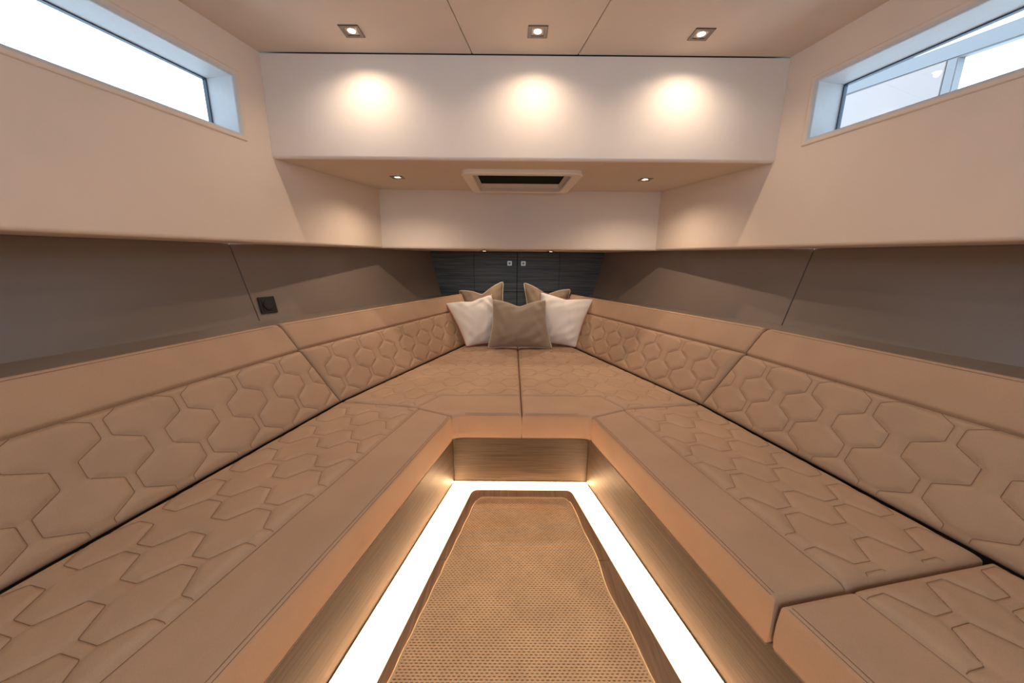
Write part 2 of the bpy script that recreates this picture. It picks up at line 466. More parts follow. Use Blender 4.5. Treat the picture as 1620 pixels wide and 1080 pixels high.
# ------------------------------------------------------------------ bench base and floor lighting
bb = empty('bench_base', (0, 1.64, 0), 'brown grey oak bench base panels under the tan seat cushions', 'bench base')
def kx(y): return 0.343 + (1.64 - y) * math.tan(math.radians(12.2))
slab('kick_panel', [(-0.343, 1.64, 0.0), (0.343, 1.64, 0.0), (0.343, 1.64, 0.328), (-0.343, 1.64, 0.328)], (0, 0.02, 0), KICKWOOD, bb, 0.001)
KW2 = KICKWOOD
for sg in (-1, 1):
    slab('kick_panel', [(sg * kx(1.64), 1.6399, 0.0), (sg * kx(-0.3), -0.3, 0.0), (sg * kx(-0.3), -0.3, 0.328), (sg * kx(1.64), 1.6399, 0.328)], (sg * 0.02, 0.004, 0), KW2, bb, 0.001)
    # top board that carries the cushions
    slab('seat_board', [(sg * (innerx(-0.3) + .03), -0.3, 0.312), (sg * (seatx(-0.3) + .05), -0.3, 0.312), (sg * 0.92, 1.645, 0.312), (sg * 0.38, 1.64, 0.312)], (0, 0, 0.016), KW2, bb, 0.001)
slab('seat_board', [(-0.92, 1.66, 0.312), (0.92, 1.66, 0.312), (0.42, 3.0, 0.312), (-0.42, 3.0, 0.312)], (0, 0, 0.016), KW2, bb, 0.001)

ll = empty('floor_light', (0, 1.6, 0), 'glowing warm light strip along the foot of the bench base', 'light strip')
# strip along the foot of each kick panel, facing the aisle
def strip(p, q, inward, nm='light_strip'):
    """slim profile on the foot of the kick panel whose vertical face shines into the aisle"""
    p = Vector((*p, 0)); q = Vector((*q, 0)); i = Vector((*inward, 0)); up = Vector((0, 0, 1))
    a = i * .0008; b = i * .0040
    V = [p + a + up * .002, q + a + up * .002, q + b + up * .002, p + b + up * .002]
    V2, F = prism(V, (0, 0, .020)); bevelled('strip_profile', V2, F, METAL, ll, 0.0)
    c = i * .0043
    mesh_obj(nm, [p + c + up * .0025, q + c + up * .0025, q + c + up * .0185, p + c + up * .0185], [(0, 1, 2, 3)], LEDSTRIP, ll)
# floor sheet with added emission imitating the strip's light on the white floor
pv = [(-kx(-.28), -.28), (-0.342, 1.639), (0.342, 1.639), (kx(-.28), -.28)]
mesh_obj('painted_floor_glow', [(x * .999, y, .0015) for x, y in pv], [(3, 2, 1, 0)], emit('white floor with painted glow', (1.0, 0.77, 0.56), FLOOR_GLOW), ll)
strip((-0.343, 1.64), (0.343, 1.64), (0, -1))
for sg in (-1, 1):
    strip((sg * kx(1.62), 1.62), (sg * kx(-0.28), -0.28), (-sg * .977, -.21))

# ------------------------------------------------------------------ quilted upholstery
PU, AMP, C1 = 0.193, 0.030, 0.110      # pitch of a pair of lines, half amplitude, offset of the mirrored line
PV, FLAT = 0.168, 0.049
def wave(v, ph):
    """trapezoid wave +1..-1 with flats FLAT long"""
    t = ((v - ph) / PV) % 1.0
    sl = 0.5 - FLAT / PV
    f = FLAT / PV
    return np.where(t < f, 1.0, np.where(t < 0.5, 1 - 2 * (t - f) / sl, np.where(t < 0.5 + f, -1.0, -1 + 2 * (t - 0.5 - f) / sl)))
def wave_slant(v, ph):
    t = ((v - ph) / PV) % 1.0; f = FLAT / PV
    return np.where((t < f) | ((t >= .5) & (t < .5 + f)), 1.0, 0.55)
def quilt_d(u, v, q):
    """distance to the nearest stitched line"""
    u0, ph = q['u0'], q['ph']
    w = wave(v, ph) * AMP; k = wave_slant(v, ph)
    a = (u - (u0 + w)) / PU; da = np.abs(a - np.round(a)) * PU
    b = (u - (u0 + C1 - w)) / PU; db = np.abs(b - np.round(b)) * PU
    return np.minimum(da, db) * k

def seg_d(u, v, a, b):
    ax, ay = a; dx, dy = b[0] - ax, b[1] - ay; L2 = dx * dx + dy * dy
    t = np.clip(((u - ax) * dx + (v - ay) * dy) / L2, 0, 1)
    return np.hypot(u - ax - t * dx, v - ay - t * dy)
def inside(u, v, poly):
    c = np.zeros(np.shape(u), bool); n = len(poly)
    for i in range(n):
        x1, y1 = poly[i]; x2, y2 = poly[(i + 1) % n]
        if y1 == y2: continue
        m = ((y1 > v) != (y2 > v)) & (u < (x2 - x1) * (v - y1) / (y2 - y1) + x1)
        c ^= m
    return c
def ease(n, e=0.5):
    """samples 0..1, denser at the ends"""
    t = np.linspace(0, 1, n)
    return (1 - e) * t + e * (0.5 - 0.5 * np.cos(math.pi * t))
def ends(n, length, r):
    """uniform samples plus close rows near both ends, for the rounded edges"""
    k = np.array([0, .03, .12, .27, .48, .73]) * r / length
    return np.concatenate([k, np.linspace(r / length, 1 - r / length, n), 1 - k[::-1]])
def polyline(keys, ts, t):
    keys = np.array(keys, float)
    return np.stack([np.interp(t, ts, keys[:, i]) for i in range(2)], 1)

def cushion(name, loc, label, group, frame, outline, patches, seams, quilt, thick, r=0.016, edge_stitch=None, depth_vec=None, back_r=0.01, cat='seat cushion', groove=(0.006, 0.0045)):
    """frame: (O, U, V, H) axes; outline: outer polygon (u,v); patches: (part name, A keys, B keys, ts, nu, nv, quilted);
    seams: polylines where two panels are sewn together; thick: boxing depth"""
    O, U, Vv, H = [np.array(a, float) for a in frame]
    D = -H if depth_vec is None else np.array(depth_vec, float)
    root = empty(name, loc, label, cat, group)
    no = len(outline)
    def edge_d(u, v):
        return np.minimum.reduce([seg_d(u, v, outline[i], outline[(i + 1) % no]) for i in range(no)])
    def seam_d(u, v):
        d = np.full(np.shape(u), 9.0)
        for s in seams:
            for a, b in zip(s[:-1], s[1:]): d = np.minimum(d, seg_d(u, v, a, b))
        return d
    def height(u, v, quilted):
        e = edge_d(u, v); s = seam_d(u, v)
        ec = np.clip(e, 0, r)
        h = -r + np.sqrt(np.maximum(r * r - (r - ec) ** 2, 0))
        h = h - groove[0] * np.exp(-(s / groove[1]) ** 2) + 0.002 * (1 - np.exp(-s / 0.03))
        if quilted:
            fade = np.clip(np.minimum(e / 0.03, s / 0.02), 0, 1)
            q = quilt_d(u, v, quilt)
            h = h + fade * 0.0072 * (1 - np.exp(-np.maximum(q - .0008, 0) / 0.0075)) + 0.0015
        h = h + 0.0012 * np.sin(u * 23 + v * 9) * np.sin(v * 31 - u * 7) * np.clip(e / .04, 0, 1)
        return h
    def W(u, v, h):
        u = np.asarray(u)[..., None]; v = np.asarray(v)[..., None]; h = np.asarray(h)[..., None]
        return O + U * u + Vv * v + H * h
    for (pn, A, B, ts, nu, nv, quilted) in patches:
        A_ = np.array(A, float); length = np.abs(np.diff(A_, axis=0)).sum(); wid = np.hypot(*(np.array(B[0]) - np.array(A[0])))
        tt = ends(nu, max(length, .1), r); ss = ends(nv, wid, min(r, wid * .3))
        a = polyline(A, ts, tt); b = polyline(B, ts, tt)
        uu = a[None, :, 0] * (1 - ss[:, None]) + b[None, :, 0] * ss[:, None]
        vv = a[None, :, 1] * (1 - ss[:, None]) + b[None, :, 1] * ss[:, None]
        hh = height(uu, vv, quilted)
        P = W(uu, vv, hh)
        nr, nc = uu.shape
        V = P.reshape(-1, 3); F = grid_faces(nr, nc)
        # orientation
        nrm = np.cross(P[0, 1] - P[0, 0], P[1, 0] - P[0, 0])
        flip = nrm @ H < 0
        if flip: F = F[:, ::-1]
        V = list(V); F = [tuple(f) for f in F]
        # boxing (side walls) where the patch border lies on the outline
        borders = [[(0, j) for j in range(nc)], [(nr - 1, j) for j in range(nc)], [(i, 0) for i in range(nr)], [(i, nc - 1) for i in range(nr)]]
        ce_uv = np.array(outline).mean(0)
        for bd in borders:
            us = np.array([uu[i, j] for i, j in bd]); vs = np.array([vv[i, j] for i, j in bd])
            on = edge_d(us, vs) < 2e-3
            if on.sum() < 3: continue
            idx = [i * nc + j for i, j in bd]
            rows = [idx]
            base = W(us, vs, np.full(us.shape, -r))
            inw = np.stack([ce_uv[0] - us, ce_uv[1] - vs], 1); inw /= np.linalg.norm(inw, axis=1)[:, None]
            for dd, ii in ((thick * .12, -0.0012), (thick * .3, -.0025), (thick * .6, -.0025), (thick - r - back_r, 0), (thick - r - back_r * .3, back_r * .35), (thick - r, back_r)):
                pts = base + D * dd + (U[None] * inw[:, :1] + Vv[None] * inw[:, 1:]) * ii
                st = len(V); V += list(pts); rows.append(list(range(st, st + len(idx))))
            for ra, rb in zip(rows[:-1], rows[1:]):
                for k in range(len(idx) - 1):
                    if on[k] and on[k + 1]: F.append((ra[k], ra[k + 1], rb[k + 1], rb[k]))
        o = mesh_obj(pn, V, F, LEATHER, root, smooth=True)
        bm = bmesh.new(); bm.from_mesh(o.data)
        loose = [v for v in bm.verts if not v.link_faces]
        bmesh.ops.delete(bm, geom=loose, context='VERTS')
        bmesh.ops.recalc_face_normals(bm, faces=bm.faces)
        bm.faces.ensure_lookup_table()
        if sum(f.normal.dot(Vector(H)) * f.calc_area() for f in bm.faces if abs(f.normal.dot(Vector(H))) > .8) < 0:
            bmesh.ops.reverse_faces(bm, faces=bm.faces)
        bm.to_mesh(o.data); bm.free()
    # underside
    bot = [tuple(W(np.array(p[0]), np.array(p[1]), np.array(-r)) + D * (thick - r - .002)) for p in outline]
    mesh_obj('base_cover', bot, [tuple(range(len(bot)))], LEATHER, root)
    # stitching: quilt lines, seam top stitches, edge top stitches
    V = []; F = []
    def ribbon(pts, quilted, w=0.0007, lift=0.0006):
        if quilted: lift = 0.0024
        pts = np.array(pts); 
        if len(pts) < 2: return
        t = np.gradient(pts, axis=0); t /= np.maximum(np.linalg.norm(t, axis=1), 1e-9)[:, None]
        nn = np.stack([-t[:, 1], t[:, 0]], 1)
        h = height(pts[:, 0], pts[:, 1], quilted) + lift
        a = pts + nn * w; b = pts - nn * w
        st = len(V); V.extend(list(W(a[:, 0], a[:, 1], h))); V.extend(list(W(b[:, 0], b[:, 1], h))); n = len(pts)
        for i in range(n - 1): F.append((st + i, st + i + 1, st + n + i + 1, st + n + i))
    if quilt:
        qp = quilt['poly']; us = [p[0] for p in qp]; vs = [p[1] for p in qp]
        run, cross = (0, 1)
        k0 = int(math.floor((min(us) - quilt['u0']) / PU)) - 2; k1 = int(math.ceil((max(us) - quilt['u0']) / PU)) + 2
        if quilt.get('swap'):
            k0 = int(math.floor((min(vs) - quilt['u0']) / PU)) - 2; k1 = int(math.ceil((max(vs) - quilt['u0']) / PU)) + 2
        lo, hi = (min(vs), max(vs)) if not quilt.get('swap') else (min(us), max(us))
        v = np.arange(lo, hi, 0.004)
        for k in range(k0, k1 + 1):
            for kind in (0, 1):
                w = wave(v, quilt['ph']) * AMP
                u = quilt['u0'] + k * PU + (w if kind == 0 else C1 - w)
                pu, pv = (u, v) if not quilt.get('swap') else (v, u)
                ins = inside(pu, pv, qp) & (edge_d(pu, pv) > .007)
                st = None
                for i in range(len(v) + 1):
                    good = i < len(v) and ins[i]
                    if good and st is None: st = i
                    if not good and st is not None:
                        ribbon(np.stack([pu[st:i], pv[st:i]], 1), True); st = None
    for pl in (edge_stitch or []):
        a, b = np.array(pl[0]), np.array(pl[1]); n = max(3, int(np.linalg.norm(b - a) / .02))
        ribbon([a + (b - a) * i / n for i in range(n + 1)], False, 0.0008, 0.0006)
    if V: mesh_obj('stitching', V, F, STITCH, root, kind='stuff', label='red brown thread lines in a hexagon pattern')
    # sewn seam cord lying in the groove
    for s in seams:
        pts = []
        for a, b in zip(s[:-1], s[1:]):
            n = max(2, int(np.hypot(b[0] - a[0], b[1] - a[1]) / .03))
            for i in range(n): pts.append((a[0] + (b[0] - a[0]) * i / n, a[1] + (b[1] - a[1]) * i / n))
        pts.append(s[-1]); pts = np.array(pts)
        h = height(pts[:, 0], pts[:, 1], False) + .0002
        V, F = tube_mesh([tuple(p) for p in W(pts[:, 0], pts[:, 1], h)], 0.0011, 6)
        mesh_obj('seam', V, F, STITCH, root)
    return root

# the quilt pattern is evaluated with optional swapped axes
_qd = quilt_d
def quilt_d(u, v, q): return _qd(v, u, q) if q.get('swap') else _qd(u, v, q)

SEATZ, TH = 0.45, 0.122
BND = 0.405                                      # width of the quilted part of the side benches
NX, NY = CP, SP                                  # outward normal of the benches (mirrored for the left)
YE = -0.28
def across(y0x, d):  # point d inboard of the outer seat point
    return (y0x[0] - NX * d, y0x[1] - NY * d)
def lineY(p, y):     # slide p along the bench direction until forward position y
    t = (p[1] - y) / CP; return (p[0] + SP * t, y)
def mir(pts, sg): return [(sg * p[0], p[1]) for p in pts]
Jo, Jm, Ji = (0.889, 1.643), (0.506, 1.579), (0.320, 1.490)
Jm = lineY(across(Jo, BND), 1.579)
def side_seat(sg, name, label, endo, endi, loc):
    """endo / endi: outer and inner points of the near end"""
    f = lambda t: (endo[0] + (endi[0] - endo[0]) * t, endo[1] + (endi[1] - endo[1]) * t)
    # near end of the seam: intersect seam line with the end line
    best = min((abs(((endo[0] - f(t)[0]) * NX + (endo[1] - f(t)[1]) * NY) - BND), t) for t in np.linspace(0, 1, 400))[1]
    em = f(best)
    q = [Jo, endo, em, Jm]
    u0 = 0
    out = [Jo, endo, endi, Ji, Jm]
    fr = ((0, 0, SEATZ), (sg * SP, -CP, 0), (-sg * CP, -SP, 0), (0, 0, 1))
    # local coordinates: u along the bench towards the camera, v inboard, origin at the outer joint
    O = (sg * 0.891, 1.645, SEATZ)
    def loc2(p):
        dx, dy = p[0] - 0.891, p[1] - 1.645
        return (dx * SP - dy * CP, -dx * CP - dy * SP)
    lo = [loc2(p) for p in out]; lq = [loc2(p) for p in q]
    A, B = [lq[0], lq[1]], [lq[3], lq[2]]
    A2, B2 = [lq[3], lq[2]], [loc2(Ji), loc2(endi)]
    def shrink(a, b, e=.012):
        a, b = np.array(a), np.array(b); d = (b - a) / np.linalg.norm(b - a); return a + d * e, b - d * e
    i1, i2 = shrink(loc2(Ji), loc2(endi)); n = np.array([0, -1.0])
    es = [(i1 + n * .0105, i2 + n * .0105), (i1 + n * .004, i2 + n * .004)]
    ln = math.hypot(A[1][0] - A[0][0], A[1][1] - A[0][1])
    return cushion(name, loc, label, 'tan leather seat cushions around the aisle', (O, (sg * SP, -CP, 0), (-sg * CP, -SP, 0), (0, 0, 1)), lo,
        [('quilted_panel', A, B, [0, 1], int(ln / .006), 66, True), ('border_panel', A2, B2, [0, 1], int(ln / .03), 20, False)],
        [[lq[3], lq[2]]], {'u0': 0.960 - 0.0, 'ph': 0.2055, 'poly': lq}, TH, edge_stitch=es)
side_seat(-1, 'seat_cushion', 'long tan quilted seat cushion of the left bench, below the wall switch side', (seatx(YE), YE), (innerx(YE), YE), (-0.75, 0.7, SEATZ - TH))
Eo, Ei = (1.082, 0.712), (0.503, 0.603)
side_seat(1, 'seat_cushion', 'long tan quilted seat cushion of the right bench, ending at a slanted joint', Eo, Ei, (0.75, 1.1, SEATZ - TH))

def end_seat():
    o0, i0 = (1.087, 0.704), (0.510, 0.593)
    o1, i1 = (seatx(YE), YE), (0.510 + 0.873 * 0.27, YE)
    def loc2(p):
        dx, dy = p[0] - 0.891, p[1] - 1.645
        return (dx * SP - dy * CP, -dx * CP - dy * SP)
    m0 = (0.690, 0.628); m1 = (0.690 + .908 * .235, YE)
    o0, i0, o1, i1, m0, m1 = [loc2(p) for p in (o0, i0, o1, i1, m0, m1)]
    a, b = np.array(i0), np.array(i1); d = (b - a) / np.linalg.norm(b - a); n = np.array([d[1], -d[0]]); 
    if n[1] > 0: n = -n
    es = [(a + d * .012 + n * k, b - d * .012 + n * k) for k in (.0105, .004)]
    cushion('seat_cushion', (0.8, 0.2, SEATZ - TH), 'tan quilted seat cushion nearest the camera on the right, cut off by the frame', 'tan leather seat cushions around the aisle',
        ((0.891, 1.645, SEATZ), (SP, -CP, 0), (-CP, -SP, 0), (0, 0, 1)), [o0, o1, i1, i0, m0],
        [('quilted_panel', [o0, o1], [m0, m1], [0, 1], 150, 66, True), ('border_panel', [m0, m1], [i0, i1], [0, 1], 30, 20, False)],
        [[m0, m1]], {'u0': 1.09, 'ph': 0.19, 'poly': [o0, o1, m1, m0]}, TH, edge_stitch=es)
end_seat()

def far_seat(sg, label):
    g = 0.0015
    c0, c1 = 0.004 * 0 + g, None
    Bq = [(g, 1.752), (0.415, 1.750), (0.502, 1.585), (0.888, 1.6485)]
    T = [(g, 3.5), (0.08, 3.5), (0.11, 3.5), (0.222, 3.5)]
    mid = lambda y: 0.4565 + (2.87 - y) * 0.355
    ts = [0, .42, .56, 1]
    # band in front: straight front with a rounded inner corner running into the side
    Fr = [(g, 1.513), (0.28, 1.510), (0.318, 1.494), (0.5035, 1.5835)]
    Fr = [(g, 1.512), (0.262, 1.512), (0.290, 1.5095), (0.305, 1.505), (0.3185, 1.4935)]
    Bb = [(g, 1.752), (0.33, 1.751), (0.420, 1.7505), (0.415, 1.750), (0.502, 1.585)]
    out = [(g, 1.512), (0.262, 1.512), (0.290, 1.5095), (0.305, 1.505), (0.3185, 1.4935), (0.502, 1.585), (0.888, 1.6485), (0.222, 3.5), (g, 3.5)]
    sm = [Bq[0], Bq[1], Bq[2]]
    def m(p): return [tuple(q) for q in p]
    def y569(): return 2.56
    YS = 2.56
    seam2 = [(g, YS), (0.5565, YS)]
    e = [((g + .012, 1.512 + k), (0.262, 1.512 + k)) for k in (.0105, .004)]
    return cushion('seat_cushion', (sg * 0.35, 2.3, SEATZ - TH), label, 'tan leather seat cushions around the aisle',
        ((0, 0, SEATZ), (sg, 0, 0), (0, 1, 0), (0, 0, 1)), out,
        [('quilted_panel', Bq, T, ts, 130, 240, True), ('border_panel', Fr, Bb, [0, .6, .75, .85, 1], 81, 26, False)],
        [sm, seam2], {'u0': 1.80, 'ph': 0.03, 'poly': [Bq[0], Bq[1], Bq[2], Bq[3], (0.222, 3.5), (g, 3.5)], 'swap': True}, TH, edge_stitch=e)
far_seat(-1, 'left half of the tan quilted berth cushion in front of the pillows')
far_seat(1, 'right half of the tan quilted berth cushion in front of the pillows')

# backrests --------------------------------------------------------
Bp = np.array([0.891, 1.645, 0.45]); Jp = np.array([0.216, -0.060, 0.404])
Fp = np.array([0.456, 2.870, 0.45])
SEAMV = 0.305
def backrest(sg, which, label, loc):
    m = np.array([sg, 1, 1.0])
    if which == 'near':
        U = np.array([SP, -CP, 0])
    else:
        U = (Fp - Bp) / np.linalg.norm(Fp - Bp)
    Vv = Jp - U * (Jp @ U); hv = np.linalg.norm(Vv); Vv /= hv
    H = np.cross(U, Vv)
    if H[0] > 0: H = -H
    ju = Jp @ U                                    # joint leans by this much at the top
    out_h = np.array([-H[0], -H[1], 0]); out_h /= np.linalg.norm(out_h)
    D = out_h * 0.96 + np.array([0, 0, -0.28]); D /= np.linalg.norm(D)
    Uw, Vw, Hw, Dw = U * m, Vv * m, H * m, D * m
    O = Bp * m
    g = 0.002
    T = hv
    b0 = 0.004
    if which == 'near':
        e = 1.95
        top0 = (ju + g, T)
        out = [(g, b0), (e, b0), (e, T), (ju + g + .028, T), (ju + g + .008, T - .006), (ju + g - .006, T - .03)]
        def jl(v): return ju * v / T + g
        q = [(jl(b0), b0), (e, b0), (e, SEAMV), (jl(SEAMV), SEAMV)]
        out = [q[0], (e, b0), (e, T), (ju + g + .030, T), (ju + .010, T - .006), (jl(T - .028), T - .028)]
        nA = [q[3], (ju + g + .030, SEAMV), (e, SEAMV)]
        nB = [(jl(T - .028), T - .028), (ju + g + .030, T), (e, T)]
        band = ('top_band', [q[3], (ju + .010 - .004, SEAMV), (ju + g + .03, SEAMV), (e, SEAMV)], [(jl(T - .028), T - .028), (ju + .010, T - .006), (ju + g + .030, T), (e, T)], [0, .02, .04, 1], 120, 20, False)
        qp = ('quilted_panel', [q[0], q[1]], [q[3], q[2]], [0, 1], 320, 52, True)
        quilt = {'u0': 0.645, 'ph': 0.151 - PV / 2 - .0, 'poly': q}
        quilt = {'u0': 0.648, 'ph': 0.146, 'poly': q}
        es = [((ju + .04, T - k), (e - .01, T - k)) for k in (.012,)]
        return cushion('backrest_cushion', loc, label, 'tan leather backrest cushions', (O, Uw, Vw, Hw), out, [qp, band], [[q[3], q[2]]], quilt, 0.12, r=0.014, edge_stitch=es, depth_vec=Dw, cat='backrest', groove=(0.012, 0.006))
    else:
        e = 1.82
        def jl(v): return ju * v / T + g
        def el(v): return e + 0.04 * v / T
        q = [(jl(b0), b0), (el(b0), b0), (el(SEAMV), SEAMV), (jl(SEAMV), SEAMV)]
        out = [q[0], q[1], (el(T), T), (jl(T), T)]
        qp = ('quilted_panel', [q[0], q[1]], [q[3], q[2]], [0, 1], 280, 52, True)
        band = ('top_band', [q[3], q[2]], [(jl(T), T), (el(T), T)], [0, 1], 60, 20, False)
        quilt = {'u0': 0.30, 'ph': 0.146, 'poly': q}
        es = [((jl(T) + .02, T - .012), (el(T) - .01, T - .012))]
        return cushion('backrest_cushion', loc, label, 'tan leather backrest cushions', (O, Uw, Vw, Hw), out, [qp, band], [[q[3], q[2]]], quilt, 0.11, r=0.014, edge_stitch=es, depth_vec=Dw, cat='backrest', groove=(0.012, 0.006))
backrest(-1, 'near', 'long tan backrest cushion nearest the camera on the left bench', (-1.1, 0.9, 0.5))
backrest(1, 'near', 'long tan backrest cushion nearest the camera on the right bench', (1.1, 0.9, 0.5))
backrest(-1, 'far', 'far left tan backrest cushion beside the left white pillow, under the switch', (-0.75, 2.2, 0.5))
backrest(1, 'far', 'far right tan backrest cushion beside the right white pillow', (0.75, 2.2, 0.5))

# ------------------------------------------------------------------ rug
def rug():
    root = empty('rug', (0.0, 0.9, 0.012), 'woven sisal aisle rug with a pale bound edge on the wooden floor', 'rug')
    yf, yn = 1.512, 0.45
    def xl(y): return -0.2065 - (1.512 - y) * 0.2165
    def xr(y): return 0.226 + (1.512 - y) * 0.150 + 0.008 * np.sin((1.5 - y) * 9.0) * np.clip((1.5 - y) * 3, 0, 1) + 0.004 * np.sin((1.5 - y) * 23)
    ny, nx = 800, 360
    y = np.linspace(yf, yn, ny); t = np.linspace(0, 1, nx)
    # rounded far corners: pull the side lines in
    R = 0.03
    def corner(y):
        d = np.clip(1 - (yf - y) / R, 0, 1); return R * (1 - np.sqrt(np.maximum(1 - d * d, 0)))
    XL = xl(y) + corner(y); XR = xr(y) - corner(y)
    X = XL[:, None] * (1 - t) + XR[:, None] * t; Y = np.repeat(y[:, None], nx, 1)
    py, pxx = 0.0080, 0.0140
    row = np.floor(Y / py); fy = Y / py - row
    fx = X / pxx + 0.5 * (row % 2); col = np.floor(fx); fx = fx - col
    fc = np.minimum(fx, 1 - fx)
    b = 1 - np.exp(-(fy / .24) ** 2 - ((fx - .5) / .36) ** 4) - np.exp(-((1 - fy) / .24) ** 2 - (fc / .36) ** 4)
    b = b * (.72 + .28 * np.clip(np.sin(math.pi * fy), 0, 1)) * (.86 + .14 * np.clip(fc / .1, 0, 1))
    b = np.clip(b, 0, 1)
    jit = (np.sin(row * 12.9898 + col * 78.233) * 43758.5453) % 1.0
    b2 = b * (0.8 + 0.4 * jit)
    Z = 0.0145 + 0.0032 * b2
    V = np.stack([X, Y, Z], 2).reshape(-1, 3)
    o = mesh_obj('woven_field', V, grid_faces(ny, nx, flip=True), RUGM, root, smooth=True, kind='stuff')
    at = o.data.attributes.new('weave', 'FLOAT', 'POINT'); at.data.foreach_set('value', b2.ravel().astype(np.float32))
    # bound edge
    n = 150
    ys = np.linspace(yn, yf - R, n)
    pts = [(float(xl(v)) - .002 + .0012 * math.sin(v * 60), float(v), .0165) for v in ys]
    for k in range(1, 9):
        a = math.pi / 2 * k / 9; pts.append((float(xl(yf)) + R - R * math.cos(a), yf - R + R * math.sin(a), .0165))
    for k in np.linspace(0, 1, 20): pts.append((float(xl(yf)) + R + k * (float(xr(yf)) - float(xl(yf)) - 2 * R), yf, .0165))
    for k in range(1, 9):
        a = math.pi / 2 * k / 9; pts.append((float(xr(yf)) - R + R * math.sin(a), yf - R + R * math.cos(a), .0165))
    pts += [(float(xr(v)) + .002, float(v), .0165) for v in ys[::-1]]
    V, F = tube_mesh(pts, 0.0042, 8)
    mesh_obj('bound_edge', V, F, fabric('sisal binding', (0.85, 0.66, 0.40), 0.85, 300, 0.5, 0.12), root, smooth=True)
rug()

# ------------------------------------------------------------------ pillows
def pillow(label, c, thick, m, pipe, group=None, chop=0.0, back=None, nrm_sign=1, seed=0, wr=0.008):
    """c: four corner points bottom-left, bottom-right, top-right, top-left"""
    c = [Vector(p) for p in c]
    cen = sum(c, Vector()) / 4
    base = Vector((cen.x, cen.y, min(p.z for p in c)))
    root = empty('pillow', base, label, 'pillow', group)
    n = 41
    s = np.linspace(-1, 1, n)
    s = np.sin(s * math.pi / 2) * .35 + s * .65
    N = (c[1] - c[0]).cross(c[3] - c[0]).normalized()
    if N.y > 0: N = -N
    rr = np.random.RandomState(seed); ph = rr.rand(8) * 6.28
    def base_pt(a, b):
        # sides bow inwards, corners stay out; optional dip in the top edge
        k = 0.075
        aa = a * (1 - k * (1 - b * b) ** 1.0 * abs(a) ** 2); bb = b * (1 - k * (1 - a * a) * abs(b) ** 2)
        if chop: bb = bb - chop * math.exp(-(abs(a) / .42) ** 1.35) * max(0, (b + .2) / 1.2) ** 2
        u, v = (aa + 1) / 2, (bb + 1) / 2
        return c[0] * (1 - u) * (1 - v) + c[1] * u * (1 - v) + c[2] * u * v + c[3] * (1 - u) * v
    V = []; 
    for side in (1, -1):
        for b in s:
            for a in s:
                p = base_pt(a, b)
                t = (max(0, 1 - a * a) ** .55) * (max(0, 1 - b * b) ** .55)
                w = wr * (math.sin(9 * a * b + 5 * b + ph[0]) * math.sin(7 * a - 3 * b + ph[1]) + .7 * math.sin(14 * (a + .6 * b) + ph[2]) * math.exp(-((abs(a) - .8) / .35) ** 2) + .6 * math.sin(16 * (b - .5 * a) + ph[3]) * math.exp(-((abs(b) - .8) / .3) ** 2))
                th = thick * t * (1 - .55 * chop / .3 * math.exp(-(a / .25) ** 2) * max(0, b)) + w * t ** .5
                V.append(p + N * side * th * (1.0 if side > 0 else 0.5))
    F = [tuple(f) for f in grid_faces(n, n)] + [tuple(f) for f in grid_faces(n, n, n * n, flip=True)]
    o = mesh_obj('cover', V, F, m, root, smooth=True)
    bm = bmesh.new(); bm.from_mesh(o.data); bmesh.ops.remove_doubles(bm, verts=bm.verts, dist=1e-5); bmesh.ops.recalc_face_normals(bm, faces=bm.faces); bm.to_mesh(o.data); bm.free()
    o.data.shade_smooth()
    e = []
    ss = np.linspace(-1, 1, 30)
    def corner_trim(p): return p
    e += [base_pt(a, -1) for a in ss[:-1]] + [base_pt(1, b) for b in ss[:-1]] + [base_pt(a, 1) for a in ss[::-1][:-1]] + [base_pt(-1, b) for b in ss[::-1][:-1]]
    # soften corners
    for _ in range(2):
        e = [(e[i - 1] + e[i] * 2 + e[(i + 1) % len(e)]) / 4 for i in range(len(e))]
    Vt, Ft = tube_mesh(e, 0.0042, 8, closed=True)
    mesh_obj('piping', Vt, Ft, pipe, root, smooth=True)
    return root
ZS = SEATZ + 0.012
pillow('brown piped pillow at the back left, its peak against the dark locker', [(-0.40, 3.16, ZS), (-0.11, 3.10, ZS), (-0.130, 3.30, 0.967), (-0.545, 3.30, 0.878)], 0.09, BROWNFAB, PIPECREAM, None, .28, seed=1)
pillow('brown piped pillow at the back right, its peak against the dark locker', [(0.11, 3.10, ZS), (0.40, 3.16, ZS), (0.495, 3.30, 0.898), (0.055, 3.30, 0.958)], 0.09, BROWNFAB, PIPECREAM, None, .28, seed=2)
pillow('white pillow with rust red piping on the left of the taupe pillow', [(-0.415, 2.79, ZS), (-0.11, 2.92, ZS), (-0.22, 2.99, 0.872), (-0.605, 2.94, 0.80)], 0.125, WHITEFAB, PIPERED, None, .10, seed=3)
pillow('white pillow with rust red piping on the right of the taupe pillow', [(0.13, 2.92, ZS), (0.475, 2.80, ZS), (0.63, 2.94, 0.845), (0.19, 2.99, 0.895)], 0.125, WHITEFAB, PIPERED, None, .10, seed=4)
pillow('taupe velvet pillow with cream piping in front at the centre', [(-0.24, 2.75, ZS), (0.275, 2.75, ZS), (0.222, 2.86, 0.842), (-0.205, 2.86, 0.842)], 0.125, TAUPE, PIPECREAM, None, .24, seed=5)

